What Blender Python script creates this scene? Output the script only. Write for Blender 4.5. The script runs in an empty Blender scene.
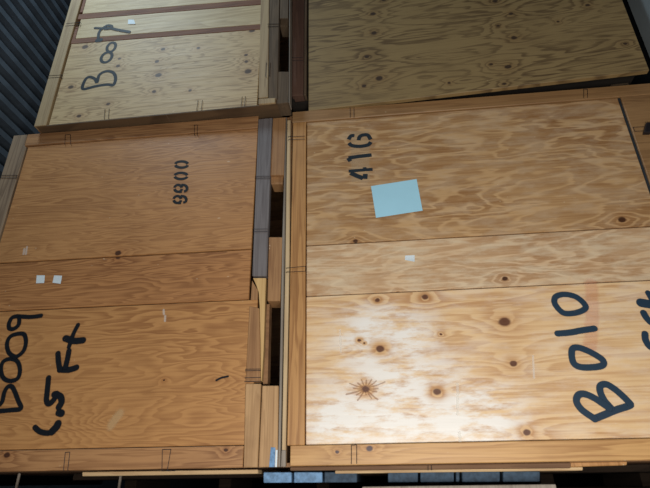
import bpy, bmesh, math, random
import numpy as np
from mathutils import Vector, Matrix
random.seed(4)
scene = bpy.context.scene
COL = scene.collection
S = 2.6            # metres from the camera to the front of the crates
EYE = 2.25         # camera height above the floor
FOCAL, YAW, PITCH, ROLL = 501.0, math.radians(-5.68), math.radians(25.45), math.radians(-0.8)

# ------------------------------------------------------------------ camera
fw = Vector((math.sin(YAW)*math.cos(PITCH), math.cos(YAW)*math.cos(PITCH), math.sin(PITCH)))
rt = Vector((math.cos(YAW), -math.sin(YAW), 0)); up = rt.cross(fw)
rt, up = rt*math.cos(ROLL)+up*math.sin(ROLL), up*math.cos(ROLL)-rt*math.sin(ROLL)
cam_data = bpy.data.cameras.new('camera'); cam_data.sensor_width = 36; cam_data.lens = FOCAL/650*36
cam_data.clip_start = 0.02
cam = bpy.data.objects.new('camera', cam_data); COL.objects.link(cam)
cam.matrix_world = Matrix(((rt.x, up.x, -fw.x, 0), (rt.y, up.y, -fw.y, 0), (rt.z, up.z, -fw.z, EYE), (0, 0, 0, 1)))
scene.camera = cam

# ------------------------------------------------------------------ world, lights, exposure
world = bpy.data.worlds.new('world'); scene.world = world; world.use_nodes = True
world.node_tree.nodes['Background'].inputs[0].default_value = (0.62, 0.78, 1.0, 1)
world.node_tree.nodes['Background'].inputs[1].default_value = 0.07
def area(name, loc, target, sx, sy, watts, color):
    d = bpy.data.lights.new(name, 'AREA'); d.shape = 'RECTANGLE'; d.size = sx; d.size_y = sy
    d.energy = watts; d.color = color
    o = bpy.data.objects.new(name, d); COL.objects.link(o); o.location = loc
    o.rotation_euler = (Vector(target)-Vector(loc)).to_track_quat('-Z', 'Y').to_euler()
    return o
# daylight through the open loading door behind the camera, and a skylight over the left aisle
area('loading_door_daylight', (0.34, -0.3, EYE-0.62), (0.34, 3, EYE-0.5), 1.8, 1.8, 104, (1.0, 0.95, 0.88))
area('skylight_daylight', (-2.5, 0.75, EYE+5.1), (-2.1, 2.5, EYE+3.1), 0.9, 0.9, 66, (0.70, 0.88, 1.0))
vs = scene.view_settings
vs.view_transform = 'Standard'; vs.look = 'None'; vs.gamma = 1; vs.use_curve_mapping = False; vs.exposure = 0.0

# ------------------------------------------------------------------ helpers: frames and meshes
class Frame:
    """A crate front: u runs along it, w into it, v up (all in units of S)."""
    def __init__(self, x, y, yaw=0.0):
        self.o = Vector((x, y, 0)); self.ex = Vector((math.cos(yaw), math.sin(yaw), 0))
        self.n = Vector((-math.sin(yaw), math.cos(yaw), 0)); self.yaw = yaw
    def px(self, x, y, w=0.0):
        d = fw + rt*((x-325)/FOCAL) - up*((y-244)/FOCAL)
        t = ((self.o + self.n*w).dot(self.n))/d.dot(self.n)
        p = d*t - self.o
        return (p.dot(self.ex), p.z)

def link(name, me, mat, parent=None):
    o = bpy.data.objects.new(name, me); COL.objects.link(o)
    if mat: me.materials.append(mat)
    if parent: o.parent = parent
    return o
def mesh_of(bm, name):
    bmesh.ops.recalc_face_normals(bm, faces=bm.faces)
    me = bpy.data.meshes.new(name); bm.to_mesh(me); bm.free(); return me
def prism(bm, pts, w0, w1, bevel=0.0, o=(0, 0)):
    """extrude a (u,v) polygon from depth w0 to w1; units of S, local to o"""
    a = [bm.verts.new(((u-o[0])*S, w0*S, (v-o[1])*S)) for u, v in pts]
    b = [bm.verts.new(((u-o[0])*S, w1*S, (v-o[1])*S)) for u, v in pts]
    n = len(pts); fs = [bm.faces.new(a), bm.faces.new(b[::-1])]
    for i in range(n):
        fs.append(bm.faces.new((a[i], a[(i+1) % n], b[(i+1) % n], b[i])))
    if bevel:
        bmesh.ops.recalc_face_normals(bm, faces=fs)
        bmesh.ops.bevel(bm, geom=list({e for f in fs for e in f.edges}), offset=bevel*S, segments=1, affect='EDGES', profile=0.5)
def rect(u0, v0, u1, v1): return [(u0, v0), (u1, v0), (u1, v1), (u0, v1)]
def tube(bm, pts, r, n=5):
    pts = [Vector(p) for p in pts]; rings = []
    for i, p in enumerate(pts):
        t = (pts[min(i+1, len(pts)-1)]-pts[max(i-1, 0)]).normalized()
        a = t.cross(Vector((0.3, 0.9, 0.31))).normalized(); b = t.cross(a)
        rings.append([bm.verts.new(p + a*r*math.cos(k*2*math.pi/n) + b*r*math.sin(k*2*math.pi/n)) for k in range(n)])
    for A, B in zip(rings, rings[1:]):
        for k in range(n): bm.faces.new((A[k], A[(k+1) % n], B[(k+1) % n], B[k]))
    bm.faces.new(rings[0]); bm.faces.new(rings[-1][::-1])

# ------------------------------------------------------------------ materials
class NT:
    def __init__(self, name):
        self.m = bpy.data.materials.new(name); self.m.use_nodes = True
        self.t = self.m.node_tree; self.t.nodes.clear()
    def n(self, kind, **kw):
        x = self.t.nodes.new(kind)
        for k, v in kw.items(): setattr(x, k, v)
        return x
    def put(self, sock, v):
        if isinstance(v, bpy.types.NodeSocket): self.t.links.new(v, sock)
        elif v is not None: sock.default_value = v
    def math(self, op, a, b=None, c=None, clamp=False):
        x = self.n('ShaderNodeMath', operation=op, use_clamp=clamp)
        for i, v in enumerate((a, b, c)): self.put(x.inputs[i], v)
        return x.outputs[0]
    def vec(self, op, a, b=None):
        x = self.n('ShaderNodeVectorMath', operation=op); self.put(x.inputs[0], a); self.put(x.inputs[1], b)
        return x.outputs[1] if op in ('LENGTH', 'DOT_PRODUCT', 'DISTANCE') else x.outputs[0]
    def noise(self, v, scale, detail=2.0, rough=0.5, dist=0.0):
        x = self.n('ShaderNodeTexNoise'); self.put(x.inputs['Vector'], v)
        x.inputs['Scale'].default_value = scale; x.inputs['Detail'].default_value = detail
        x.inputs['Roughness'].default_value = rough; x.inputs['Distortion'].default_value = dist
        return x.outputs[0]
    def mix(self, f, a, b, mode='MIX'):
        x = self.n('ShaderNodeMix', data_type='RGBA', blend_type=mode)
        self.put(x.inputs[0], f); self.put(x.inputs[6], a); self.put(x.inputs[7], b); return x.outputs[2]
    def smooth(self, v, lo, hi, a=0.0, b=1.0):
        x = self.n('ShaderNodeMapRange', interpolation_type='SMOOTHSTEP')
        for i, q in enumerate((v, lo, hi, a, b)): self.put(x.inputs[i], q)
        return x.outputs[0]
    def bsdf(self, color, rough, height=None, strength=0.2, dist=0.002, spec=0.5, metal=0.0):
        b = self.n('ShaderNodeBsdfPrincipled'); self.put(b.inputs['Base Color'], color); self.put(b.inputs['Roughness'], rough)
        b.inputs['Specular IOR Level'].default_value = spec; b.inputs['Metallic'].default_value = metal
        if height is not None:
            bp = self.n('ShaderNodeBump'); bp.inputs['Strength'].default_value = strength; bp.inputs['Distance'].default_value = dist
            self.put(bp.inputs['Height'], height); self.put(b.inputs['Normal'], bp.outputs[0])
        return b.outputs[0]
    def out(self, sh):
        o = self.n('ShaderNodeOutputMaterial'); self.put(o.inputs[0], sh); return self.m

def rgb(r, g, b):
    f = lambda c: (c/255/12.92) if c/255 <= 0.04045 else ((c/255+0.055)/1.055)**2.4
    return (f(r), f(g), f(b), 1)

def wood(name, light, dark, seed=0.0, vertical=False, knots=(), ring=9.0, wav=(0.55, 3.2), contrast=0.75, rough=0.5,
         pale=None, pale_amt=0.0, pale_at=None, grime=0.25, knotcol=(58, 32, 22), swirls=(), per_object=True, scuff=0.6, spec=0.5, straight=0.0, lines=None):
    """Wood with rings that flow round its knots. knots: (u, v, radius) in metres, crate coordinates."""
    t = NT(name); tc = t.n('ShaderNodeTexCoord')
    sep = t.n('ShaderNodeSeparateXYZ'); t.put(sep.inputs[0], tc.outputs['Object'])
    x, y, z = sep.outputs
    if vertical: along, across = z, x
    else: along, across = x, z
    P = t.n('ShaderNodeCombineXYZ'); t.put(P.inputs[0], along); t.put(P.inputs[1], across); t.put(P.inputs[2], y); P = P.outputs[0]
    off = (seed*7.31, seed*3.77, seed*5.13)
    if per_object:
        oi = t.n('ShaderNodeObjectInfo'); k = t.math('MULTIPLY_ADD', oi.outputs['Random'], 31.0, seed*3.1)
        cc = t.n('ShaderNodeCombineXYZ'); t.put(cc.inputs[0], k); t.put(cc.inputs[1], t.math('MULTIPLY', k, 1.7)); t.put(cc.inputs[2], t.math('MULTIPLY', k, 0.6)); offv = cc.outputs[0]
    else: offv = off
    Q = t.vec('ADD', P, offv)
    G = t.vec('MULTIPLY', Q, (wav[0], wav[1], 1.0))
    h = t.noise(G, 1.6, 3.2, 0.52, 0.35)
    h = t.math('MULTIPLY', h, ring)
    if straight: h = t.math('MULTIPLY_ADD', across, straight, h)
    kmask = None; khalo = None
    P2 = t.n('ShaderNodeCombineXYZ'); t.put(P2.inputs[0], x); t.put(P2.inputs[1], z); P2 = P2.outputs[0]
    jig = t.vec('MULTIPLY', t.vec('SUBTRACT', t.n_noise_color(P2, 28.0), (0.5, 0.5, 0.5)), (0.012, 0.009, 0.0)) if knots or swirls else None
    PJ = t.vec('ADD', P2, jig) if jig is not None else P2
    for (ku, kv, kr) in knots:
        ex = (0.80, 1.0, 0) if not vertical else (1.0, 0.80, 0)
        dv = t.vec('MULTIPLY', t.vec('SUBTRACT', PJ, (ku, kv, 0)), ex)
        d = t.vec('LENGTH', dv)
        h = t.math('MULTIPLY_ADD', t.math('EXPONENT', t.math('MULTIPLY', d, -1.0/(kr*2.8))), 2.6, h)
        mk = t.smooth(d, kr*0.55, kr*0.98, 1.0, 0.0)
        hl = t.math('EXPONENT', t.math('MULTIPLY', d, -1.0/(kr*1.6)))
        kmask = mk if kmask is None else t.math('MAXIMUM', kmask, mk)
        khalo = hl if khalo is None else t.math('MAXIMUM', khalo, hl)
    for (ku, kv, kr, amp) in swirls:
        dv = t.vec('MULTIPLY', t.vec('SUBTRACT', PJ, (ku, kv, 0)), (0.55, 1.0, 0))
        h = t.math('MULTIPLY_ADD', t.math('EXPONENT', t.math('MULTIPLY', t.vec('LENGTH', dv), -1.0/kr)), amp, h)
    fib = t.noise(t.vec('MULTIPLY', Q, (2.2, 95.0, 40.0)), 1.0, 3.0, 0.6)
    fib2 = t.noise(t.vec('MULTIPLY', Q, (7.0, 260.0, 60.0)), 1.0, 1.0, 0.5)
    hh = t.math('MULTIPLY_ADD', fib, 0.35, h)
    fr = t.math('FRACT', hh)
    band = t.math('SUBTRACT', t.smooth(fr, 0.05, 0.82), t.smooth(fr, 0.84, 1.0))   # slow rise, sharp latewood edge
    if lines == 'dark': band = t.math('SUBTRACT', t.smooth(fr, 0.40, 0.80), t.smooth(fr, 0.86, 1.0))
    if lines == 'pale': band = t.math('SUBTRACT', 1.0, t.math('SUBTRACT', t.smooth(fr, 0.45, 0.75), t.smooth(fr, 0.82, 1.0)))
    big = t.noise(t.vec('MULTIPLY', Q, (0.8, 2.0, 1.0)), 1.3, 3.0, 0.55)
    f = t.math('MULTIPLY', band, t.math('MULTIPLY', t.smooth(big, 0.28, 0.72, 0.45, 1.0), contrast))
    f = t.math('ADD', f, t.math('MULTIPLY', t.math('SUBTRACT', fib, 0.5), 1.2), clamp=True)
    c = t.mix(f, rgb(*light), rgb(*dark))
    # blotchy age
    bl = t.noise(t.vec('MULTIPLY', Q, (1.5, 2.2, 1.0)), 2.3, 4.0, 0.6)
    c = t.mix(t.smooth(bl, 0.42, 0.8, 0.0, grime), c, t.mix(1.0, c, (0.42, 0.36, 0.32, 1), 'MULTIPLY'))
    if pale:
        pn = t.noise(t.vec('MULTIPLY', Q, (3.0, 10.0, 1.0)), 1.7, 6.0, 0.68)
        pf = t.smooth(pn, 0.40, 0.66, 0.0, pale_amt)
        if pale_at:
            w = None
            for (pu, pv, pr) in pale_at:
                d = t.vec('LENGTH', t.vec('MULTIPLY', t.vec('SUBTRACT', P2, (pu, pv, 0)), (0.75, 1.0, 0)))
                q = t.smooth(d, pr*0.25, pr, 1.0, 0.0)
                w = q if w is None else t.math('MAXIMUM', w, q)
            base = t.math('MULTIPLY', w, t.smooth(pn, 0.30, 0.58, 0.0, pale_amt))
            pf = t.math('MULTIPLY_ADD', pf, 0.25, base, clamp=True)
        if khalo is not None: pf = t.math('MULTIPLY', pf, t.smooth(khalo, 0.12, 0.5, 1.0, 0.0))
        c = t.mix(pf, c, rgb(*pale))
    if kmask is not None:
        c = t.mix(t.math('MULTIPLY', khalo, 0.55), c, t.mix(1.0, c, (0.62, 0.40, 0.26, 1), 'MULTIPLY'))
        c = t.mix(t.math('MULTIPLY', kmask, 0.9), c, rgb(*knotcol))
    if scuff:
        sn = t.noise(t.vec('MULTIPLY', Q, (26.0, 44.0, 1.0)), 1.0, 2.0, 0.5)
        c = t.mix(t.smooth(sn, 0.745, 0.80, 0.0, scuff), c, rgb(225, 205, 175))
    hgt = t.math('ADD', t.math('MULTIPLY', fib2, 0.5), t.math('MULTIPLY', band, -0.35))
    rr = t.math('MULTIPLY_ADD', fib, 0.22, rough-0.11)
    return t.out(t.bsdf(c, rr, hgt, 0.25, 0.0015, spec))
def _nc(self, v, s):
    x = self.n('ShaderNodeTexNoise'); self.put(x.inputs['Vector'], v); x.inputs['Scale'].default_value = s; x.inputs['Detail'].default_value = 2
    return x.outputs['Color']
NT.n_noise_color = _nc

def plain(name, col, rough=0.6, var=0.25, scale=30.0, spec=0.4, metal=0.0, bump=0.1):
    t = NT(name); tc = t.n('ShaderNodeTexCoord'); n = t.noise(tc.outputs['Object'], scale, 4, 0.6)
    c0 = rgb(*col); dk = tuple(q*(1-var) for q in c0[:3])+(1,)
    return t.out(t.bsdf(t.mix(t.smooth(n, 0.3, 0.7), dk, c0), rough, n, bump, 0.002, spec, metal))

def paint(name, col, edge=1.0, grain=30.0, amount=1.0):
    """sprayed paint: thin at its edge, where the wood shows through"""
    t = NT(name); at = t.n('ShaderNodeAttribute', attribute_name='cover'); tc = t.n('ShaderNodeTexCoord')
    n = t.noise(tc.outputs['Object'], grain*6, 3, 0.7)
    a = t.math('MULTIPLY_ADD', t.math('SUBTRACT', n, 0.5), 0.5*edge, at.outputs['Fac'])
    a = t.smooth(a, 0.05, 0.75)
    a = t.math('MULTIPLY', a, t.smooth(t.noise(tc.outputs['Object'], grain*2, 5, 0.7), 0.25, 0.45, 0.80*amount, 0.97*amount))
    b = t.bsdf(rgb(*col), 0.55, n, 0.1, 0.001, 0.35)
    tr = t.n('ShaderNodeBsdfTransparent'); mx = t.n('ShaderNodeMixShader')
    t.put(mx.inputs[0], a); t.put(mx.inputs[1], tr.outputs[0]); t.put(mx.inputs[2], b)
    return t.out(mx.outputs[0])

M = {}
M['wire'] = plain('clip_steel', (46, 40, 44), 0.5, 0.3, 60, 0.5, 0.35)
M['spray'] = paint('black_spray_paint', (14, 20, 28))
M['spray_blue'] = paint('blue_black_spray_paint', (30, 54, 74))
M['stencil'] = paint('black_stencil_paint', (20, 24, 28), 0.7)
M['stencil_blue'] = paint('worn_stencil_paint', (34, 44, 52), 1.2, 45)
M['hull'] = wood('dull_plywood_hull', (150, 112, 76), (110, 76, 48), 3.3, rough=0.7)
M['paper'] = plain('pale_blue_paper', (172, 222, 242), 0.55, 0.04, 6, 0.3, 0, 0.02)
M['label'] = plain('white_label', (226, 238, 244), 0.5, 0.18, 220, 0.3, 0, 0.02)
M['grime_label'] = plain('dirty_torn_label', (92, 82, 70), 0.7, 0.4, 90)
M['blue_paint'] = plain('worn_blue_paint', (120, 162, 205), 0.6, 0.45, 42, 0.4)
M['shaded_blue'] = plain('shaded_blue_paint', (64, 84, 104), 0.7, 0.45, 42, 0.3)  # the same blue paint, darkened for the board ends in dimmer light

# ------------------------------------------------------------------ the setting
def struct(name, bm, mat):
    o = link(name, mesh_of(bm, name), mat); o['kind'] = 'structure'; return o
def box(bm, x0, y0, z0, x1, y1, z1):
    v = [bm.verts.new((x, y, z)) for z in (z0, z1) for x, y in ((x0, y0), (x1, y0), (x1, y1), (x0, y1))]
    for f in ((0, 3, 2, 1), (4, 5, 6, 7), (0, 1, 5, 4), (1, 2, 6, 5), (2, 3, 7, 6), (3, 0, 4, 7)): bm.faces.new([v[i] for i in f])
XL, XR, YB, YF, ZC = -1.24*S, 0.748*S, 2.35*S, -0.42*S, EYE+2.25*S
concrete = plain('grey_concrete', (96, 94, 90), 0.8, 0.3, 3)
metal = plain('slate_grey_sheet_metal', (112, 124, 136), 0.6, 0.3, 5, 0.35, 0.1)
shade_sheet = plain('shaded_sheet_metal', (26, 31, 36), 0.8, 0.3, 5, 0.3)  # sheet darkened so shade between ribs and beside crates is in its colour
greywall = plain('grey_painted_wall', (150, 158, 160), 0.7, 0.18, 4, 0.3)
bm = bmesh.new(); box(bm, XL-0.3, YF, -0.15, XR+0.2, YB+0.2, 0); struct('floor', bm, concrete)
bm = bmesh.new(); box(bm, XL-0.3, YF, ZC, XR+0.2, YB+0.2, ZC+0.15); struct('ceiling', bm, metal)
bm = bmesh.new(); box(bm, XL-0.3, YB, 0, XR+0.2, YB+0.2, ZC); struct('wall_back', bm, shade_sheet)
bm = bmesh.new(); box(bm, XR, YF, 0, XR+0.2, YB, ZC); struct('wall_right', bm, shade_sheet)
bm = bmesh.new(); box(bm, XR-0.035, YF, EYE+0.905*S, XR, 1.03*S, ZC); struct('trim_1', bm, greywall)
# left wall: sheet metal with ribs running back along the building
wl = bmesh.new(); box(wl, XL-0.4, YF, 0, XL-0.21, YB, ZC); wall_left = struct('wall_left', wl, shade_sheet)
pitch = 0.152
rib_me = None
k = 0; z = 0.10
while z < ZC-0.15:
    if rib_me is None:
        b = bmesh.new()
        pr = [(-0.215, -0.036), (0.0, -0.030), (0.0, 0.030), (-0.215, 0.036)]
        a = [b.verts.new((p[0], YF, p[1])) for p in pr]; c = [b.verts.new((p[0], YB, p[1])) for p in pr]
        for i in range(4): b.faces.new((a[i], a[(i+1) % 4], c[(i+1) % 4], c[i]))
        b.faces.new(a); b.faces.new(c[::-1])
        rib_me = mesh_of(b, 'rib'); rib_me.materials.append(metal)
    r = bpy.data.objects.new('rib', rib_me); COL.objects.link(r); r.parent = wall_left; r.location = (XL, 0, z)
    z += pitch

# ------------------------------------------------------------------ crate builder
class Crate:
    def __init__(self, frame, u0, u1, v0, v1, label, depth=0.56):
        self.f = frame; self.o = ((u0+u1)/2, v0); self.u0, self.u1, self.v0, self.v1, self.depth = u0, u1, v0, v1, depth
        e = bpy.data.objects.new('storage_crate', None); COL.objects.link(e); e.empty_display_size = 0.2
        c = (frame.o + frame.ex*self.o[0])*S
        e.location = (c.x, c.y, EYE + v0*S); e.rotation_euler = (0, 0, frame.yaw)
        e['label'] = label; e['category'] = 'crate'
        self.root = e
    def loc(self, x, y, w=0.0):                         # a point of the front face, metres from the crate's own origin
        u, v = self.f.px(x, y, w); return ((u-self.o[0])*S, (v-self.o[1])*S)
    def knots(self, lst, w=0.0):
        r = []
        for x, y, k in lst:
            p = self.loc(x, y, w); q = self.loc(x+k, y, w); r.append((p[0], p[1], abs(q[0]-p[0])))
        return r
    def part(self, name, pts, w0, w1, mat, bevel=0.0012, label=None, parent=None):
        bm = bmesh.new(); prism(bm, pts, w0, w1, bevel, self.o)
        o = link(name, mesh_of(bm, name), mat, parent or self.root)
        if label: o['label'] = label
        return o
    def pixpart(self, name, pix, w0, w1, mat, vmin=None, vmax=None, **kw):
        P = [self.f.px(x, y, w0) for x, y in pix]
        lo = self.v0 if vmin is None else vmin; hi = self.v1 if vmax is None else vmax
        return self.part(name, [(u, min(max(v, lo), hi)) for u, v in P], w0, w1, mat, **kw)
    def hull(self, mat, frr=None, fr=0.016):
        t = 0.007
        u0, u1, v0, v1, d = self.u0, self.u1, self.v0, self.v1, self.depth
        self.part('side_panel', rect(u0, v0, u0+t, v1), fr, d, mat, 0)
        self.part('side_panel', rect(u1-t, v0, u1, v1), frr or fr, d, mat, 0)
        self.part('top_panel', rect(u0+t, v1-t, u1-t, v1), fr, d-t, mat, 0)
        self.part('bottom_panel', rect(u0+t, v0, u1-t, v0+t), fr, d-t, mat, 0)
        self.part('back_panel', rect(u0+t, v0+t, u1-t, v1-t), d-t, d, mat, 0)
    def clip(self, A, B, w=0.0, hook=2.0, foot=None):
        """spring wire clip: two legs from A-pair to B-pair (pixels), ends hooked into the wood"""
        bm = bmesh.new(); r = 0.00062*S
        P = lambda q, dw: Vector(((self.f.px(*q, w)[0]-self.o[0])*S, (w+dw)*S, (self.f.px(*q, w)[1]-self.o[1])*S))
        for a, b in zip(A, B):
            pts = [P(a, 0.004), P(a, -0.0012), P(b, -0.0012)]
            if foot: pts.append(pts[-1]+Vector((foot[0]*S, foot[1]*S, foot[2]*S)))
            else: pts.append(P(b, 0.004))
            tube(bm, pts, r)
        if hook:
            tube(bm, [P(A[0], -0.0012), P(A[1], -0.0012)], r)
        o = link('wire_clip', mesh_of(bm, 'wire_clip'), M['wire'], self.root)
        return o
    def stroke(self, name, paths, width, mat, w, closed=False, soft=1.3, cap=True, fat=1.08, label=None, smooth=True):
        """painted strokes: polylines in pixels laid on the face as thin ribbons; cover fades at the edge"""
        verts, faces, cov = [], [], []
        def add(u, d, v, c): verts.append((u, d, v)); cov.append(c); return len(verts)-1
        for si, path in enumerate(paths):
            wd = width*1.0
            if isinstance(path[0], (int, float)): wd, path = path[0], path[1:]
            cl = closed or (len(path) > 3 and path[0] == path[-1])
            pts = [Vector(p) for p in path]
            if cl and path[0] == path[-1]: pts = pts[:-1]
            if smooth and len(pts) > 2:
                n = len(pts); out = []
                rng = range(n) if cl else range(n-1)
                for i in rng:
                    if cl: a, b, c, d = pts[i-1], pts[i], pts[(i+1) % n], pts[(i+2) % n]
                    else: a, b, c, d = pts[max(i-1, 0)], pts[i], pts[i+1], pts[min(i+2, n-1)]
                    for q in range(6):
                        s = q/6; out.append(0.5*((2*b)+(c-a)*s+(2*a-5*b+4*c-d)*s*s+(3*b-a-3*c+d)*s**3))
                if cl: out.append(out[0].copy())
                else: out.append(pts[-1])
                pts = out
            elif cl: pts = pts+[pts[0].copy()]
            L = [Vector(self.loc(p.x, p.y, w)) for p in pts]
            sc = (Vector(self.loc(pts[0].x+1, pts[0].y, w))-L[0]).length
            r1 = wd*fat*0.5*sc; r0 = max(r1-soft*0.5*sc, r1*0.3); r2 = r1+soft*0.6*sc
            dep0 = (w*S) - 0.0006 - 0.00035*si
            rows = []; n = len(L)
            for i, p in enumerate(L):
                if cl and i in (0, n-1): t = (L[1]-L[-2])
                else: t = L[min(i+1, n-1)]-L[max(i-1, 0)]
                t = t.normalized() if t.length > 1e-9 else Vector((1, 0)); nn = Vector((-t.y, t.x))
                dep = dep0 - 0.0003*i/n
                rows.append([add(*(lambda q: (q.x, dep, q.y))(p+nn*k), c) for k, c in ((-r2, 0), (-r0, 1), (r0, 1), (r2, 0))])
            for A, B in zip(rows, rows[1:]):
                for k in range(3): faces.append((A[k], A[k+1], B[k+1], B[k]))
            if cap and not cl:
                for i, j in ((0, 1), (n-1, n-2)):
                    t = (L[i]-L[j]).normalized(); nn = Vector((-t.y, t.x)); c0 = add(L[i].x, dep, L[i].y, 1)
                    prev = None
                    for q in range(9):
                        an = -math.pi/2+math.pi*q/8; dr = t*math.cos(an)+nn*math.sin(an)
                        a = add(*(lambda z_: (z_.x, dep, z_.y))(L[i]+dr*r0), 1); b = add(*(lambda z_: (z_.x, dep, z_.y))(L[i]+dr*r2), 0)
                        if prev: faces.append((c0, prev[0], a)); faces.append((prev[0], prev[1], b, a))
                        prev = (a, b)
        me = bpy.data.meshes.new(name); me.from_pydata(verts, [], faces)
        at = me.attributes.new('cover', 'FLOAT', 'POINT'); at.data.foreach_set('value', cov)
        o = link(name, me, mat, self.root)
        if label: o['label'] = label
        return o

G = 0.0011                                             # half a joint between boards
PW = 0.0032                                            # how far the plywood sits behind the frame
# ================================================================== lower left crate
LLF = Frame(0, 1.0)
LL = Crate(LLF, -0.938, -0.1885, 0.027, 0.8545, 'orange-brown plywood crate stencilled 9900 and sprayed 6.5 Ft, lower left of the four')
K = LL.knots
ll_top = wood('orange_plywood', (192, 142, 92), (148, 100, 60), 1.2, ring=20, wav=(0.5, 4.2), contrast=0.7, rough=0.42, knots=K([(118, 253, 3.2)], PW), per_object=False, grime=0.3)
ll_mid = wood('orange_plywood_strip', (184, 132, 84), (132, 86, 50), 2.6, ring=22, wav=(0.4, 4.6), contrast=0.8, rough=0.42, knots=K([(118, 257, 2.4)], PW), per_object=False)
sw = [K([q], PW)[0] for q in ((108, 421, 30), (215, 378, 42))]
ll_bot = wood('orange_plywood_swirled', (192, 142, 90), (146, 98, 58), 4.1, ring=17, wav=(0.5, 3.6), contrast=0.75, rough=0.40, knots=K([(164, 380, 1.3)], PW),
              swirls=[(sw[0][0], sw[0][1], sw[0][2], 8.0), (sw[1][0], sw[1][1], sw[1][2], 9.0)], per_object=False)
ll_rail = wood('orange_pine_board', (180, 134, 90), (134, 92, 58), 5.0, ring=8, wav=(0.5, 9), contrast=0.8, rough=0.5, knots=K([(7, 455, 3.2), (226, 450, 2)]))
ll_stile = wood('greyed_pine_upright', (150, 128, 104), (104, 84, 66), 6.0, vertical=True, ring=6, wav=(0.5, 10), contrast=0.8, rough=0.6)
grey_stile = wood('weathered_grey_upright', (122, 116, 116), (86, 78, 78), 7.0, vertical=True, ring=7, wav=(0.5, 12), contrast=0.8, rough=0.7)
brown_block = wood('brown_pine_block', (168, 126, 84), (128, 88, 54), 8.0, vertical=True, ring=5, wav=(0.5, 12), contrast=0.7, rough=0.6)
pale_block = wood('pale_dirty_pine', (190, 152, 108), (146, 108, 70), 9.0, vertical=True, ring=5, wav=(0.5, 10), contrast=0.6, rough=0.6, grime=0.6)
fresh = wood('fresh_split_pine', (214, 178, 120), (180, 138, 84), 9.5, vertical=True, ring=5, wav=(0.5, 14), contrast=0.6, rough=0.6)
edge_grey = wood('grey_plywood_edge', (150, 140, 128), (112, 100, 90), 10.0, vertical=True, ring=4, wav=(0.4, 14), contrast=0.6, rough=0.7)
edge_pale = wood('pale_plywood_edge', (206, 180, 140), (170, 138, 100), 10.5, vertical=True, ring=4, wav=(0.4, 14), contrast=0.6, rough=0.7)
LL.hull(M['hull'])
uL, uR = -0.890, -0.266
LL.part('plywood_panel', rect(uL+G, 0.478+G, uR-G, 0.8165-G), PW, 0.014, ll_top)
LL.part('plywood_panel', rect(uL+G, 0.358+G, uR-G, 0.478-G), PW+0.0012, 0.014, ll_mid)
LL.part('plywood_panel', rect(uL+G, 0.0655+G, uR+0.02-G, 0.358-G), PW+0.0004, 0.014, ll_bot)
LL.part('top_rail', rect(-0.898, 0.8165, uR-0.001, 0.8545), 0, 0.016, ll_rail)
LL.part('left_stile', [(-0.938, 0.066), (-0.8915, 0.066), (-0.8915, 0.812), (-0.899, 0.818), (-0.899, 0.8545), (-0.938, 0.8545)], 0, 0.016, ll_stile)
LL.part('bottom_rail', rect(-0.938, 0.027, LLF.px(243.5, 455)[0]-0.0006, 0.0652), 0, 0.016, ll_rail)
LL.pixpart('grey_stile', [(252.2, 276), (266.6, 276), (272.3, 117.6), (258.3, 119)], -0.0015, 0.016, grey_stile, label='weathered grey upright board')
LL.pixpart('splintered_stile', [(253, 278), (266, 278), (265.2, 296), (264.6, 320), (263.6, 350), (261.6, 381), (260.8, 381), (260.4, 340), (259.6, 306), (258.6, 292), (256.5, 286)], 0.0, 0.014, fresh, bevel=0.0005, label='pale freshly split piece of the upright')
LL.pixpart('patch_board', [(245.4, 382), (260.4, 382), (260.2, 340), (259.2, 308), (249.4, 306)], 0.001, 0.014, brown_block)
LL.pixpart('lower_stile', [(243.6, 468.4), (257.6, 468), (261, 383.6), (245.4, 383.6)], 0, 0.016, pale_block)
LL.pixpart('knot_stub', [(250.6, 300), (257.5, 300), (257.8, 290), (252, 280.5)], 0.002, 0.014, brown_block, bevel=0.0005)
for q, mt, d in (([(269.6, 175), (284, 175), (285.8, 117), (273, 118)], brown_block, 0.002),
              ([(267.2, 301), (280.2, 301), (282.6, 237), (268.8, 237)], brown_block, 0.002),
              ([(258.4, 468.4), (277.4, 468.6), (278.6, 385.6), (262.2, 385.6)], pale_block, 0.001)):
    LL.pixpart('spacer_block', q, d, 0.05, mt)
LL.pixpart('round_knot_end', [(271, 184), (283, 184), (283.6, 177), (281, 173), (273, 173), (270.4, 178)], 0.012, 0.05, brown_block)
LL.pixpart('edge_strip', [(277.8, 468.8), (280.0, 468.8), (284.9, 236), (286.6, 117), (285.9, 117), (282.2, 236)], 0.001, 0.035, edge_grey, label='grey raw edge of the plywood side')
LL.pixpart('blue_paint_mark', [(269, 467.6), (274.6, 467.6), (275.4, 447.6), (270.8, 447.2)], 0.0002, 0.0010, M['blue_paint'], bevel=0, label='blotch of sky blue paint')
LL.pixpart('white_paint_mark', [(275, 467.6), (277, 467.6), (277.6, 450), (275.6, 450)], 0.0002, 0.0010, M['label'], bevel=0, label='white paint blotch')
LL.pixpart('slot_stud', [(263.0, 384), (267.6, 384), (269.6, 304), (266.8, 304)], 0.02, 0.045, M['hull'], bevel=0)
# base
under_pale = wood('pale_underside_board', (206, 178, 136), (166, 130, 92), 11.0, ring=6, wav=(0.5, 9), contrast=0.6, rough=0.7)
under_dark = wood('dark_underside_board', (120, 90, 64), (84, 58, 40), 11.5, ring=6, wav=(0.5, 9), contrast=0.6, rough=0.8)
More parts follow.
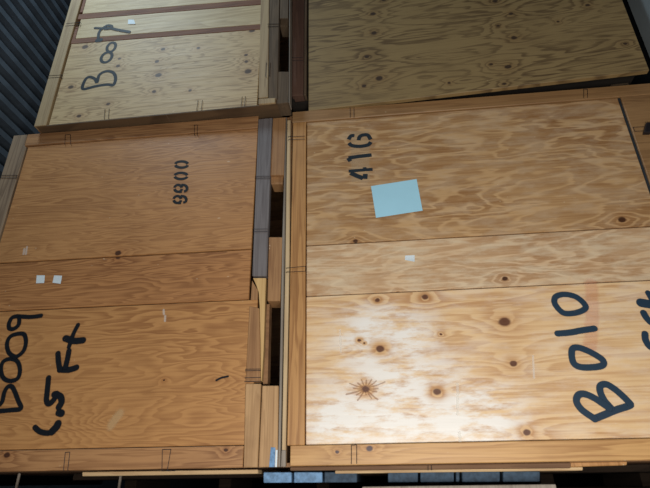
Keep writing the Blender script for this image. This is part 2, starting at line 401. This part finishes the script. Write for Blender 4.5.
# clips
LL.clip([(65.6, 135), (70.6, 134.8)], [(65.0, 144.6), (71.0, 144.6)])
LL.clip([(194.4, 125.4), (197.6, 125.4)], [(194.8, 135.4), (197.4, 135.4)])
LL.clip([(17.4, 175.4), (16.6, 178.2)], [(1.5, 175.6), (0.6, 178.0)])
LL.clip([(255.4, 176.6), (255.2, 178.6)], [(269.6, 176.4), (269.6, 178.4)], w=-0.0015, hook=0)
LL.clip([(253.0, 229.4), (253.0, 232)], [(267.6, 229.2), (267.6, 231.6)], w=-0.0015, hook=0)
LL.clip([(245.6, 369.4), (245.4, 371)], [(260.6, 369.2), (260.6, 370.6)], w=0.001, hook=0)
LL.clip([(245, 378), (244.6, 381.8)], [(261, 377.6), (260.8, 381.4)], w=0.001, hook=0)
LL.clip([(65.6, 452.6), (70.2, 452.2)], [(63.8, 470.4), (68.0, 470.4)])
LL.clip([(162.6, 449.6), (171.2, 449.4)], [(162.2, 471.2), (167.4, 471.2)], foot=(0.016, 0, 0.0005))
# writing
LL.stroke('sprayed_letter', [[(0, 411), (12, 410), (21, 408.5), (18, 400), (13, 388), (8.5, 386.5), (4.5, 392), (2, 402), (-3, 405), (-6, 394), (-12, 390), (-16, 398), (-14, 411), (0, 411)]], 3.6, M['spray'], PW, label='black sprayed letter B')
LL.stroke('sprayed_digit', [[(10.5, 381), (3.5, 378), (1, 370), (3, 362), (10, 359), (17, 361), (20, 369), (18, 378), (10.5, 381)]], 3.4, M['spray'], PW, label='lower black sprayed 0')
LL.stroke('sprayed_digit', [[(13, 356), (8.6, 352), (7, 344), (10, 337), (17, 334), (24, 334.4), (26, 342), (23.5, 351), (17, 356.5), (13, 356)]], 3.4, M['spray'], PW, label='upper black sprayed 0')
LL.stroke('sprayed_digit', [[(41, 315.8), (30, 317), (14.5, 316.6), (9.5, 322), (9.2, 328), (13.5, 329), (18.5, 325), (19.4, 318)]], 3.4, M['spray'], PW, label='black sprayed 9')
LL.stroke('sprayed_digit', [[(35, 427.4), (40, 431.6), (48, 433.2), (53, 431.4)], [6.4, (52, 431.6), (56.5, 427), (58, 424)]], 4.2, M['spray'], PW, label='black sprayed 6')
LL.stroke('sprayed_dot', [[6.0, (59, 412.6), (61.4, 413.4)]], 6, M['spray'], PW, label='black sprayed point')
LL.stroke('sprayed_digit', [[(48.6, 378), (47.4, 390), (46.6, 401), (50, 403.6), (55, 398), (56.6, 393.6)], [5.4, (54.6, 394.4), (60.4, 396.6), (61.6, 402), (59, 407)]], 4.4, M['spray'], PW, label='black sprayed 5')
LL.stroke('sprayed_letter', [[5.0, (60, 369.6), (69, 369.8), (76.4, 367.6)], [4.4, (58, 353.6), (58.6, 362), (60, 370)], [4.4, (69, 351), (67.6, 359), (65.6, 367)]], 4.6, M['spray'], PW, label='black sprayed letter F')
LL.stroke('sprayed_letter', [[3.4, (78, 325), (73, 335), (69, 347)], [5.4, (65.6, 338.4), (74, 341), (83, 340.4)]], 4.4, M['spray'], PW, label='black sprayed letter t')
def stencil_ellipse(cr, cx, cy, rx, ry, a0, a1, n=9):
    return [(cx+rx*math.cos(math.radians(a0+(a1-a0)*i/(n-1))), cy+ry*math.sin(math.radians(a0+(a1-a0)*i/(n-1)))) for i in range(n)]
for cx, cy in ((181.6, 164.6), (181.0, 176.0)):
    LL.stroke('stencilled_digit', [stencil_ellipse(LL, cx, cy, 6.4, 3.1, 12, 168), stencil_ellipse(LL, cx, cy, 6.4, 3.1, 192, 348)], 2.5, M['stencil'], PW, cap=False, soft=0.6, label='black stencilled 0')
for cx, cy in ((180.8, 188.4), (180.0, 199.6)):
    LL.stroke('stencilled_digit', [stencil_ellipse(LL, cx-2.6, cy, 3.7, 3.4, 10, 170), stencil_ellipse(LL, cx-2.6, cy, 3.7, 3.4, 190, 350),
              [(cx-1.5, cy+3.6), (cx+1.2, cy+3.4)], [(cx+0.5, cy-3.5), (cx+4.5, cy-2.8), (cx+6.3, cy-0.4), (cx+5.6, cy+2.2), (cx+3.2, cy+3.2)]], 2.4, M['stencil'], PW, cap=False, soft=0.6, label='black stencilled 9')

# ================================================================== lower right crate
LR = Crate(Frame(0, 1.0), -0.1875, 0.715, 0.027, 0.857, 'varnished crate sprayed B010 and stencilled 416, with lower panel whitened by wear and painted sheen')
K = LR.knots
kt = K([(622, 219.5, 4.2), (355.5, 241, 2.6)], PW)
lr_top = wood('varnished_plywood', (200, 162, 116), (146, 102, 60), 12.0, ring=8.5, wav=(0.9, 3.8), lines='pale', contrast=0.85, rough=0.36, knots=kt, per_object=False, pale=(206, 184, 156), pale_amt=0.35, grime=0.2)
lr_mid = wood('varnished_plywood_strip', (216, 184, 146), (164, 118, 76), 13.3, lines='pale', ring=9, wav=(0.8, 5.0), contrast=0.8, rough=0.36, knots=K([(505, 278.5, 3), (398, 292, 1.2)], PW), per_object=False, pale=(222, 206, 178), pale_amt=0.55, grime=0.15)
kb = [(377.5, 300, 2.8), (425, 297, 3.6), (380.2, 348.6, 4.4), (359.4, 340, 2.0), (365.6, 389, 4.0), (437, 391.6, 4.2), (504.6, 321.6, 6.2), (513.6, 363.6, 4), (527, 432.6, 3.8), (441, 334, 1.6), (364, 343, 1.2)]
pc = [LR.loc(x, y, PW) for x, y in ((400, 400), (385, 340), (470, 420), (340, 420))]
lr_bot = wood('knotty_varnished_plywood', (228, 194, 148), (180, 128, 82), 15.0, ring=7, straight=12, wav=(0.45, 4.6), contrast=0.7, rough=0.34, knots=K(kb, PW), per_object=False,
              pale=(238, 234, 228), pale_amt=0.9, pale_at=[(pc[0][0], pc[0][1], 0.42), (pc[1][0], pc[1][1], 0.30), (pc[2][0], pc[2][1], 0.30), (pc[3][0], pc[3][1], 0.22)], grime=0.12, knotcol=(82, 44, 34))  # pale patches: white wear, plus sheen painted into the colour
lr_rail = wood('golden_pine_board', (204, 160, 104), (160, 112, 64), 16.0, ring=7, wav=(0.45, 9), contrast=0.75, rough=0.45, knots=K([(369.5, 448.6, 3.4), (337.4, 452, 1.8)]), knotcol=(60, 48, 60))
lr_trail = wood('brown_pine_board', (164, 126, 84), (124, 90, 56), 16.6, ring=7, wav=(0.45, 9), contrast=0.6, rough=0.5)
lr_stile = wood('golden_pine_upright', (190, 142, 88), (144, 98, 54), 17.0, vertical=True, ring=5, wav=(0.45, 11), contrast=0.9, rough=0.5)
LR.hull(M['hull'])
u0, u1 = -0.1425, 0.6098
LR.part('plywood_panel', rect(u0+G, 0.4785+G, u1, 0.8235-G), PW, 0.014, lr_top)
LR.part('plywood_panel', rect(u0+G, 0.359+G, u1, 0.4785-G), PW+0.0010, 0.014, lr_mid)
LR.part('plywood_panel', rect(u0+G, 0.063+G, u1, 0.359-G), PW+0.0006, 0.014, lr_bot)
LR.part('top_rail', rect(-0.1785, 0.8235, 0.715, 0.857), -0.001, 0.016, lr_trail)
LR.part('bottom_rail', rect(-0.170, 0.028, 0.715, 0.063), -0.002, 0.016, lr_rail)
LR.part('left_stile', rect(-0.1765, 0.0635, u0-0.0004, 0.823), -0.0005, 0.016, lr_stile)
LR.part('right_stile', rect(0.6155, 0.0635, 0.715, 0.823), -0.0005, 0.016, lr_trail)
LR.part('joint_strip', rect(u1+0.0003, 0.064, 0.6150, 0.8225), 0.0035, 0.014, plain('blackened_joint', (44, 50, 56), 0.8, 0.3, 20), 0, label='black strip between panel and right upright')
LR.pixpart('edge_strip', [(281.4, 468), (285.4, 468), (289.4, 262), (290.6, 120), (287.2, 120), (285.2, 262)], 0.002, 0.0155, edge_pale, label='pale raw edge of the plywood side')
LR.pixpart('edge_foot', [(280.6, 468), (285.6, 468), (285.8, 450), (281.4, 450)], 0.0006, 0.004, edge_grey, label='grey end of the side edge')
LR.pixpart('knob', [(644.5, 132), (652, 132), (652, 122), (647, 122)], -0.012, -0.0005, M['wire'], label='dark metal catch')
# clips
LR.clip([(350.2, 108), (354, 107.8)], [(350.2, 117.6), (354, 117.4)], w=-0.001, hook=0)
LR.clip([(305.8, 266.4), (305.8, 271.4)], [(286.2, 268.4), (286.2, 272.4)], w=-0.0005)
LR.clip([(305, 136.4), (305, 139.4)], [(288.2, 137), (288.2, 140)], w=-0.0005, hook=0)
LR.clip([(351.4, 445.4), (356.8, 445)], [(351.4, 464), (356.8, 463.8)], w=-0.002)
LR.clip([(632.8, 127.6), (634.6, 131.6)], [(647.6, 127.0), (648.6, 131.0)], w=-0.0005)
LR.clip([(583.6, 89.5), (587.2, 89.5)], [(583.6, 98), (587.4, 97.6)], w=-0.001)
# writing
sp = M['spray_blue']
LR.stroke('sprayed_letter', [[6.2, (594.5, 418.8), (604, 415), (616, 410), (629.5, 405.5), (628.6, 402), (617, 391), (607, 384.6), (600.8, 385.6), (600, 391), (604, 400), (611, 408)],
                             [6.2, (609, 408), (594, 398), (584, 394), (578, 395.6), (576.6, 402), (582, 410), (594.5, 418.8)]], 6.0, sp, PW, label='blue-black sprayed letter B')
LR.stroke('sprayed_digit', [[(573.6, 363), (571.6, 354), (573.2, 348.4), (580, 348), (592, 353), (602.6, 360), (602.4, 365.4), (592, 367.4), (580, 367), (573.6, 363)]], 5.8, sp, PW, label='lower blue-black sprayed 0')
LR.stroke('sprayed_digit', [[(557.6, 333.6), (570, 332.6), (582, 330.4), (594.4, 328.6)]], 5.6, sp, PW, label='blue-black sprayed 1')
LR.stroke('sprayed_digit', [[(560, 310.5), (554.6, 303), (556, 296.6), (565, 294.4), (576, 297), (584, 303.6), (585.2, 308.6), (577, 312.6), (566, 313.6), (560, 310.5)]], 5.2, sp, PW, label='upper blue-black sprayed 0')
LR.stroke('sprayed_letter', [[8.5, (641, 302.8), (648, 304), (660, 306)], [5, (648, 293), (652, 300), (655, 308)]], 6, sp, PW, label='blue-black sprayed letter t at the frame edge')
LR.stroke('sprayed_letter', [[6, (643.6, 313), (646.6, 318), (652, 323), (660, 325)]], 6, sp, PW, label='blue-black sprayed letter F at the frame edge')
LR.stroke('sprayed_digit', [[6, (645, 334), (645.6, 340), (650, 346.6), (658, 350)]], 6, sp, PW, label='blue-black sprayed 5 at the frame edge')
M['pink'] = paint('faint_pink_stain', (214, 130, 110), 1.6, 10, 0.17)
M['chalk'] = paint('white_scuff', (244, 240, 232), 1.6, 20, 0.4)
M['ray'] = paint('brown_grain_streak', (150, 92, 52), 1.2, 30, 0.36)
LR.stroke('pink_stain', [[11, (591, 284), (592, 300), (592, 318), (590, 346)]], 11, M['pink'], PW+0.00015, soft=5, fat=1, label='faint pink stain')
for q in ([2.2, (457.4, 384), (457.6, 398), (457.4, 414)], [2.6, (459.6, 433), (460, 441)], [1.4, (533, 356), (534, 378)], [1.4, (340, 330), (341, 352)]):
    LR.stroke('white_scuff', [q], 2, M['chalk'], PW, fat=1, label='thin white scuff mark')
for q in ([1.6, (165.2, 316), (165, 321)], [1.6, (164, 314), (163.6, 310)], [1.3, (27, 247), (26, 254)], [1.3, (24.4, 249), (23.6, 254)]):
    LL.stroke('white_scuff', [q], 2, M['chalk'], PW, fat=1, label='pale scuff mark')
M['worn_pale'] = paint('pale_worn_patch', (222, 190, 142), 1.8, 8, 0.45)  # soft pale wear mark on the wood itself
LL.stroke('worn_patch', [[5, (111, 426), (114, 421), (120, 413)]], 5, M['worn_pale'], PW, soft=6, fat=1, label='pale worn patch')
LL.stroke('crack', [[1.6, (216.4, 380.4), (221, 378), (228, 376.4)]], 1.6, M['spray'], PW, soft=0.8, fat=1, label='short dark crack')
rays = []
for k in range(16):
    a = 2*math.pi*k/16+random.uniform(-.1, .1); q = random.uniform(11, 25)*(0.55+0.45*abs(math.cos(a)))
    c, s_ = math.cos(a), math.sin(a)*0.75
    rays.append([random.uniform(0.8, 1.4), (365.6+c*4.5, 389+s_*4.5), (365.6+c*q*0.6, 389+s_*q*0.6+0.4), (365.6+c*q, 389+s_*q)])
LR.stroke('grain_streaks', rays, 1, M['ray'], PW, fat=1, soft=0.8, label='brown streaks fanning out from a knot')
M['rub'] = paint('pale_rubbed_patch', (206, 182, 146), 1.2, 6, 0.35)
LR.stroke('rubbed_patch', [[17, (360.5, 131), (360, 182)]], 17, M['rub'], PW+0.00015, soft=3, fat=1, cap=False, label='pale rubbed patch behind the stencilled number')
sb = M['stencil_blue']
LR.stroke('stencilled_digit', [[(2.6), (348.6, 171.2), (356, 170.6), (364, 170), (372.6, 169.4)], [3.6, (350.4, 173), (357, 176), (363, 178.4)], [3.6, (365.4, 174), (365, 179)], [2.6, (364.6, 167.4), (364.8, 170)]], 3.0, sb, PW, cap=False, soft=0.6, smooth=False, fat=1.25, label='dark stencilled 4')
LR.stroke('stencilled_digit', [[3.2, (348.4, 158), (358, 156.6), (371.6, 155)], [3.0, (348, 158), (350.4, 161.4)]], 3.2, sb, PW, cap=False, soft=0.6, smooth=False, fat=1.25, label='dark stencilled 1')
LR.stroke('stencilled_digit', [[3.0, (348.8, 143), (352, 145.6), (360, 146.4), (368, 145), (370.8, 142)], [3.0, (348.6, 139.6), (351, 136), (354.4, 135.8)], [3.0, (370.6, 139.6), (367.6, 135.2), (362, 135.4), (359.4, 137.4), (358.6, 140.4)]], 3.0, sb, PW, cap=False, soft=0.6, fat=1.25, label='dark stencilled 6')

# ================================================================== upper left crate
ULF = Frame(-0.52, 0.969, -math.atan(0.018))
bz = 0.8572
UL = Crate(ULF, ULF.px(34.4, 125)[0], ULF.px(289.6, 60)[0]-0.022, bz, bz+0.828, 'pale knotty crate sprayed B87, upper left beside the ribbed wall')
K = UL.knots
kb = [(71, 87, 2.8), (85, 47, 3.2), (118, 66, 2.2), (163, 49, 2.4), (157, 61.5, 2.2), (158.4, 75, 3.4), (154, 91.6, 2.2), (190, 90.4, 1.8), (198.4, 48, 1.9), (252, 30.6, 3.0), (246, 55, 2.0), (246.4, 61.4, 2.2), (248, 71.4, 3.6), (119.6, 58.6, 1.6), (79, 116, 2.6), (108, 104, 2)]
ul_bot = wood('pale_knotty_plywood', (200, 174, 130), (128, 96, 60), 20.0, lines='dark', ring=16, wav=(0.5, 5), contrast=0.7, rough=0.55, knots=K(kb, 0.004), per_object=False, grime=0.25, knotcol=(60, 40, 28))
ul_top = wood('pale_plywood', (200, 178, 136), (152, 124, 84), 21.0, ring=9, wav=(0.5, 4), contrast=0.5, rough=0.55, grime=0.2)
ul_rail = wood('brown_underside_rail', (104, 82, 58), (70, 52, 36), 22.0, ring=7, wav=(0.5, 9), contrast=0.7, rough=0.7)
ul_stile = wood('pale_grey_upright', (176, 152, 114), (130, 104, 74), 23.0, vertical=True, ring=5, wav=(0.5, 10), contrast=0.6, rough=0.6)
seam = wood('red_brown_seam', (128, 84, 58), (92, 56, 38), 24.0, ring=5, wav=(0.5, 12), contrast=0.6, rough=0.7)
dusk = wood('dark_grey_post', (104, 86, 66), (70, 56, 42), 25.0, vertical=True, ring=5, wav=(0.5, 10), contrast=0.6, rough=0.8)
UL.hull(M['hull'], 0.16)
fx = ULF.px
vt = bz+0.828
ui = fx(56, 92)[0]; ur = fx(261, 30)[0]
def band(x0, y0, x1, y1, h):                          # a slightly sloping strip, from its pixel line on the face
    (a, b), (c, d) = fx(x0, y0), fx(x1, y1); e = fx(x0, y0-h)[1]-b
    return [(a, b), (c, d), (c, d+e), (a, b+e)]
B1 = band(73, 42.4, 261, 27.8, 4.4); B2 = band(82.5, 17.6, 263, 3.0, 4.8)
B1[0] = (ui, B1[0][1]); B1[3] = (ui, B1[3][1]); B2[0] = (ui, B2[0][1]); B2[3] = (ui, B2[3][1])
for q in (B1, B2): q[1] = (ur, q[1][1]); q[2] = (ur, q[2][1])
g = 0.0007
UL.part('plywood_panel', [(ui+0.002, bz+0.001), (ur, bz+0.001), (ur, B1[1][1]-g), (ui+0.002, B1[0][1]-g)], 0.004, 0.013, ul_bot)
UL.part('plywood_panel', [(ui+0.010, B1[3][1]+g), (ur, B1[2][1]+g), (ur, B2[1][1]-g), (ui+0.010, B2[0][1]-g)], 0.004, 0.013, ul_top)
UL.part('plywood_panel', [(ui+0.010, B2[3][1]+g), (ur, B2[2][1]+g), (ur, vt-0.036), (ui+0.010, vt-0.036)], 0.004, 0.013, ul_top)
UL.part('seam_batten', B1, 0.0036, 0.013, seam, 0.0004, label='red-brown strip between two panels')
UL.part('seam_batten', B2, 0.0036, 0.013, seam, 0.0004, label='red-brown strip between two panels')
v1b, v2a, v2b = B1[3][1], B2[0][1], B2[3][1]
UL.part('joint_strip', rect(ui, v1b, ui+0.009, v2a-0.03), 0.005, 0.013, seam, 0)
UL.part('joint_strip', rect(ui, v2b+0.01, ui+0.009, vt-0.04), 0.005, 0.013, seam, 0)
UL.part('left_stile', rect(UL.u0, bz, ui-0.0015, vt), -0.001, 0.016, ul_stile)
UL.part('top_rail', rect(ui, vt-0.035, UL.u1-0.006, vt), 0, 0.016, ul_stile)
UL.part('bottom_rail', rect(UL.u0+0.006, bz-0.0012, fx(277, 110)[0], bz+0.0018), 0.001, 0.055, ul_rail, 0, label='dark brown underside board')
UL.pixpart('right_stile', [(268.4, 100), (277.4, 99), (279.4, 0), (280.4, -60), (270.4, -60)], -0.001, 0.016, dusk)
UL.pixpart('stile_head', [(279.8, 18.5), (288.2, 18.5), (289.4, -60), (280.8, -60)], 0.001, 0.05, dusk)
UL.pixpart('spacer_block', [(275.6, 106.4), (288.2, 105.2), (288.8, 71.4), (277.6, 71.4)], 0.001, 0.05, dusk)
UL.pixpart('corner_block', [(258.2, 106), (275.2, 104.8), (275.4, 97.6), (258.4, 98.6)], -0.004, 0.055, ul_stile, label='broken corner block with pale end')
UL.pixpart('inner_stile', [(258.4, 98), (268.0, 97), (270.0, -60), (262, -60)], 0.003, 0.016, ul_stile)
UL.pixpart('edge_strip', [(288.6, 105), (289.6, 105), (290.6, -60), (289.8, -60)], 0.001, 0.03, edge_grey)
UL.pixpart('slot_stud', [(279.6, 26), (288, 26), (288, 18.6), (279.8, 18.6)], 0.02, 0.06, dusk)
ft = (0.008, 0.034, 0)
UL.clip([(105.2, 109.4), (109.4, 109)], [(104.4, 119.0), (108.6, 118.6)], hook=0, foot=(0.004, 0.034, -0.0012), w=0.003)
UL.clip([(198.2, 100.8), (202.6, 100.6)], [(196.8, 110.6), (201.4, 110.2)], hook=0, foot=(0.010, 0.034, -0.0012), w=0.003)
UL.clip([(242.4, 97), (245.6, 96.8)], [(241.2, 106.8), (244.6, 106.6)], hook=0, foot=(0.010, 0.034, -0.0012), w=0.003)
UL.clip([(80.6, 22.6), (79.6, 25)], [(66.6, 24), (65.6, 26.4)])
UL.clip([(62.2, 75.2), (61.2, 77.6)], [(47.2, 76.2), (46.2, 78.4)])
UL.clip([(266.6, 63), (270.2, 63)], [(266, 76.4), (269.6, 76.4)], w=-0.001, hook=0)
UL.clip([(268, 24.4), (268, 27)], [(278.8, 24.2), (278.8, 26.6)], w=-0.001, hook=0)
wp = 0.004
sg = paint('grey_blue_spray_paint', (18, 32, 42), 1.2)
UL.stroke('sprayed_letter', [[3.0, (83, 89), (95, 86.4), (107, 84.6), (113.4, 85), (115.6, 78), (113, 72.6), (106, 71.4), (99.4, 75), (97, 82.4), (95, 79), (89, 77), (84.6, 81), (83, 89)]], 3.0, sg, wp, fat=0.9, soft=1.0, label='dark sprayed letter B')
def slant(cx, cy, rx, ry, a):
    a = math.radians(a); q = [(cx+rx*math.cos(t)*math.cos(a)-ry*math.sin(t)*math.sin(a), cy+rx*math.cos(t)*math.sin(a)+ry*math.sin(t)*math.cos(a)) for t in (k*math.pi/5 for k in range(10))]
    return q+[q[0]]
UL.stroke('sprayed_digit', [[2.6]+slant(111.3, 47.2, 5.2, 3.6, -50), [2.8]+slant(106.6, 57.4, 6.2, 4.2, -40)], 2.8, sg, wp, fat=0.9, soft=1.0, label='dark sprayed 8')
UL.stroke('sprayed_digit', [[4.6, (97.4, 40.6), (100.6, 40)], [2.6, (98.4, 40), (98.6, 34), (101, 29.6), (106, 26.4)], [2.2, (95, 28), (104, 28.2), (112, 27.6)], [2.4, (102, 29), (107, 25.6), (111.6, 26), (111, 28.4), (105, 29)], [3.0, (112, 28.6), (120, 30.4), (129.4, 32)]], 2.6, sg, wp-0.0006, fat=0.9, soft=1.0, label='dark sprayed 7')

# ================================================================== upper right crate
URF = Frame(-0.19, 1.003, -math.atan(0.055))
uz = 0.8572
gx = URF.px
ue = gx(640, 45)[0]
UR = Crate(URF, gx(291.2, 60)[0], ue, uz, uz+0.828, 'dim olive-brown plywood crate stacked at an angle, upper right of the four')
K = UR.knots
kb = [(373, 14, 2.8), (374, 33, 2.8), (367, 57, 2.6), (379, 78.6, 3.8), (364, 86, 2.2), (449, 83, 1.8), (511, 14, 2.6), (514, 38, 3.2), (498, 26, 2), (508, 67, 3.6), (504, 84, 2), (625, 44, 2.4), (587.6, 5.4, 2.4), (384, 0, 2.8), (491, 64.6, 2), (558, 22, 1.6), (495, 1.4, 3)]
ur_ply = wood('shaded_olive_plywood', (150, 126, 84), (88, 66, 40), 30.0, ring=9, wav=(0.6, 4.6), lines='dark', contrast=0.8, rough=0.6, knots=K(kb), per_object=False, grime=0.3, knotcol=(52, 36, 26), scuff=0.2)  # same plywood, its colour darkened for the low light up here
UR.v0 = uz+0.04; UR.hull(wood('shaded_plywood_hull', (38, 31, 24), (24, 19, 15), 32.0, rough=0.85)); UR.v0 = uz  # hull painted near-black to stand for the shade in the cavity below
ul_ = gx(308.6, 60)[0]
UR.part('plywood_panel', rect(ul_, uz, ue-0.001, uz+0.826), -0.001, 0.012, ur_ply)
red = wood('red_brown_post', (104, 76, 62), (70, 48, 40), 31.0, vertical=True, ring=5, wav=(0.5, 10), contrast=0.6, rough=0.8)
UR.pixpart('corner_post', [(291.6, 95.4), (303.2, 95), (304.6, -60), (292.6, -60)], 0.002, 0.03, red, label='dark red-brown corner post')
UR.pixpart('post_fillet', [(303.6, 95), (306.2, 95), (307.4, -60), (305.0, -60)], 0.004, 0.03, dusk)
UR.pixpart('foot_block', [(292, 106), (307, 104.8), (307, 97.2), (292, 98)], 0.034, 0.09, dusk)
UR.part('foot_block', rect(ue-0.05, uz, ue-0.008, uz+0.039), 0.08, 0.5, dusk)
UR.clip([(292.4, 58), (292.4, 61)], [(303, 57.8), (303, 60.8)], w=0.002, hook=0)

# ================================================================== the platform under the two lower crates
ux = Frame(0, 1.0).px
PF = Frame(0, 1.0)
shaded_wood = wood('shaded_gap_wood', (62, 48, 36), (40, 30, 22), 12.5, ring=5, wav=(0.5, 9), contrast=0.6, rough=0.9)  # wood colour darkened to paint in the shade under the crates
PL = Crate(PF, -0.79, 0.62, -0.018, 0.0268, 'low board platform with sky blue board ends under the two lower crates')
PL.root.name = 'pallet'; PL.root['category'] = 'pallet'
LRs = LR; LR = PL
PL.pixpart('base_board', [(82, 476.2), (258, 473.6), (258, 469.4), (82, 472)], 0.022, 0.06, under_pale)
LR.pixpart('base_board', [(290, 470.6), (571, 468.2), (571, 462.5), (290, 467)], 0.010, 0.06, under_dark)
LR.pixpart('base_board', [(335, 473.6), (583, 470.4), (583, 466.8), (335, 470.6)], 0.024, 0.30, under_pale)
LR.pixpart('base_board', [(556, 467.4), (627, 465.2), (627, 460), (556, 460)], 0.016, 0.06, lr_stile)
for i, (a, b) in enumerate(((263.4, 291.4), (294, 322.2), (324.4, 357), (388, 418), (420.4, 454), (456, 459.6), (462, 500), (503, 540))):
    y0 = 472.2 - 0.004*(a-263); bl = M['blue_paint'] if i < 2 else M['shaded_blue']
    LR.pixpart('deck_board', [(a, y0+10.6), (b, y0+10.4), (b, y0), (a, y0)], 0.030, 0.55, bl, label='board end painted blue' if i < 2 else None)
LR = LRs
for u in (-0.64, -0.40, -0.16, 0.10, 0.36, 0.58):
    PL.part('bearer', rect(u, -0.018, u+0.03, 0.0115), 0.32, 0.54, shaded_wood)
for u in (-0.775, -0.548):
    PL.part('slat', rect(u, -0.018, u+0.005, 0.0262), 0.10, 0.105, edge_grey, label='thin grey upright slat')
PL.clip([(428, 465.4), (431.4, 465.4)], [(428, 470), (431.4, 470)], w=0.010, hook=0)
PL.part('deck', rect(-0.72, 0.0120, 0.62, 0.0266), 0.22, 0.55, shaded_wood)

# ================================================================== the crates of the level below
def under_crate(u0, u1, v1, y, label, top_pix=None):
    c = Crate(Frame(0, y), u0, u1, -EYE/S, v1, label)
    c.hull(M['hull']); v0 = -EYE/S
    c.part('top_rail', rect(u0, v1-0.036, u1, v1), 0, 0.016, under_pale)
    c.part('bottom_rail', rect(u0, v0, u1, v0+0.036), 0, 0.016, ll_rail)
    c.part('left_stile', rect(u0, v0+0.0365, u0+0.045, v1-0.0365), 0, 0.016, ll_stile)
    c.part('right_stile', rect(u1-0.045, v0+0.0365, u1, v1-0.0365), 0, 0.016, ll_stile)
    h = (v1-v0-0.073)
    for a, b in ((0, 0.36), (0.36, 0.5), (0.5, 1)):
        c.part('plywood_panel', rect(u0+0.046, v0+0.0365+h*a+G, u1-0.046, v0+0.0365+h*b-G), PW, 0.014, ll_top if c is None else ll_mid)
    return c
vtop = ux(450, 485.6)[1]
UB = under_crate(-0.1875, 0.715, -0.0185, 1.0, 'lowest crate, only the pale board on its top edge showing under the varnished crate')
UB.part('top_board', rect(ux(362, 486)[0], -0.0183, ux(556, 485)[0], vtop), 0.0, 0.10, edge_grey)
UA = under_crate(-0.938, -0.1895, -0.0187, 1.0, 'lowest crate in the dark at the bottom edge, under the orange crate')
# ================================================================== papers stuck to the crates
def sheet(name, crate, pix, w, mat, label, cat, curl=0.0, group=None):
    P = [crate.f.px(x, y, w) for x, y in pix]
    def wp_(u, v, d):
        q = (crate.f.o + crate.f.ex*u + crate.f.n*(w))*S; q = q - crate.f.n*d
        return Vector((q.x, q.y, EYE+v*S))
    bm = bmesh.new(); n = 6; grid = {}
    c = sum((wp_(u, v, 0) for u, v in P), Vector())/4
    for side in (0, 1):
        for i in range(n+1):
            for j in range(n+1):
                s, t = i/n, j/n
                u = (P[0][0]*(1-s)+P[1][0]*s)*(1-t)+(P[3][0]*(1-s)+P[2][0]*s)*t
                v = (P[0][1]*(1-s)+P[1][1]*s)*(1-t)+(P[3][1]*(1-s)+P[2][1]*s)*t
                d = 0.0007+0.0004*side+curl*(t**3)*(0.35+0.65*s) + curl*0.25*((1-t)**4)*s
                grid[side, i, j] = bm.verts.new(wp_(u, v, d)-c)
    for side in (0, 1):
        for i in range(n):
            for j in range(n):
                bm.faces.new([grid[side, a, b] for a, b in ((i, j), (i+1, j), (i+1, j+1), (i, j+1))])
    rim = [(i, 0) for i in range(n)]+[(n, j) for j in range(n)]+[(i, n) for i in range(n, 0, -1)]+[(0, j) for j in range(n, 0, -1)]
    for a, b in zip(rim, rim[1:]+rim[:1]):
        bm.faces.new((grid[0, a[0], a[1]], grid[0, b[0], b[1]], grid[1, b[0], b[1]], grid[1, a[0], a[1]]))
    o = link(name, mesh_of(bm, name), mat); o.location = c
    o['label'] = label; o['category'] = cat
    if group: o['group'] = group
    return o
sheet('paper_sheet', LR, [(371, 186.2), (416.6, 179.2), (422.6, 211), (376, 218)], PW, M['paper'], 'blank pale blue paper sheet stuck below the stencilled 416', 'paper', 0.004)
sheet('torn_label', LR, [(405.2, 255.6), (414.6, 255.4), (414.6, 262.2), (404.8, 260.2)], PW+0.001, M['label'], 'small torn white label scrap on the narrow strip of the varnished crate', 'label', 0.006)
sheet('square_label', LL, [(36.8, 275.4), (45, 275.4), (44.4, 283.2), (36.2, 283.4)], PW+0.0012, M['label'], 'small white square label on the orange crate, left of the pair', 'label', 0.002, 'small labels on the orange crate')
sheet('square_label', LL, [(54.2, 275.4), (62.2, 275.8), (60.8, 284), (52.6, 282.8)], PW+0.0012, M['label'], 'small tilted white label on the orange crate, right of the pair', 'label', 0.002, 'small labels on the orange crate')
o = sheet('peeling_label', UL, [(128.2, 19.6), (134, 19.8), (135.6, 24.4), (128, 24.2)], 0.004, M['label'], 'white label peeling off beside the sprayed 7 on the pale crate', 'label', 0.003)
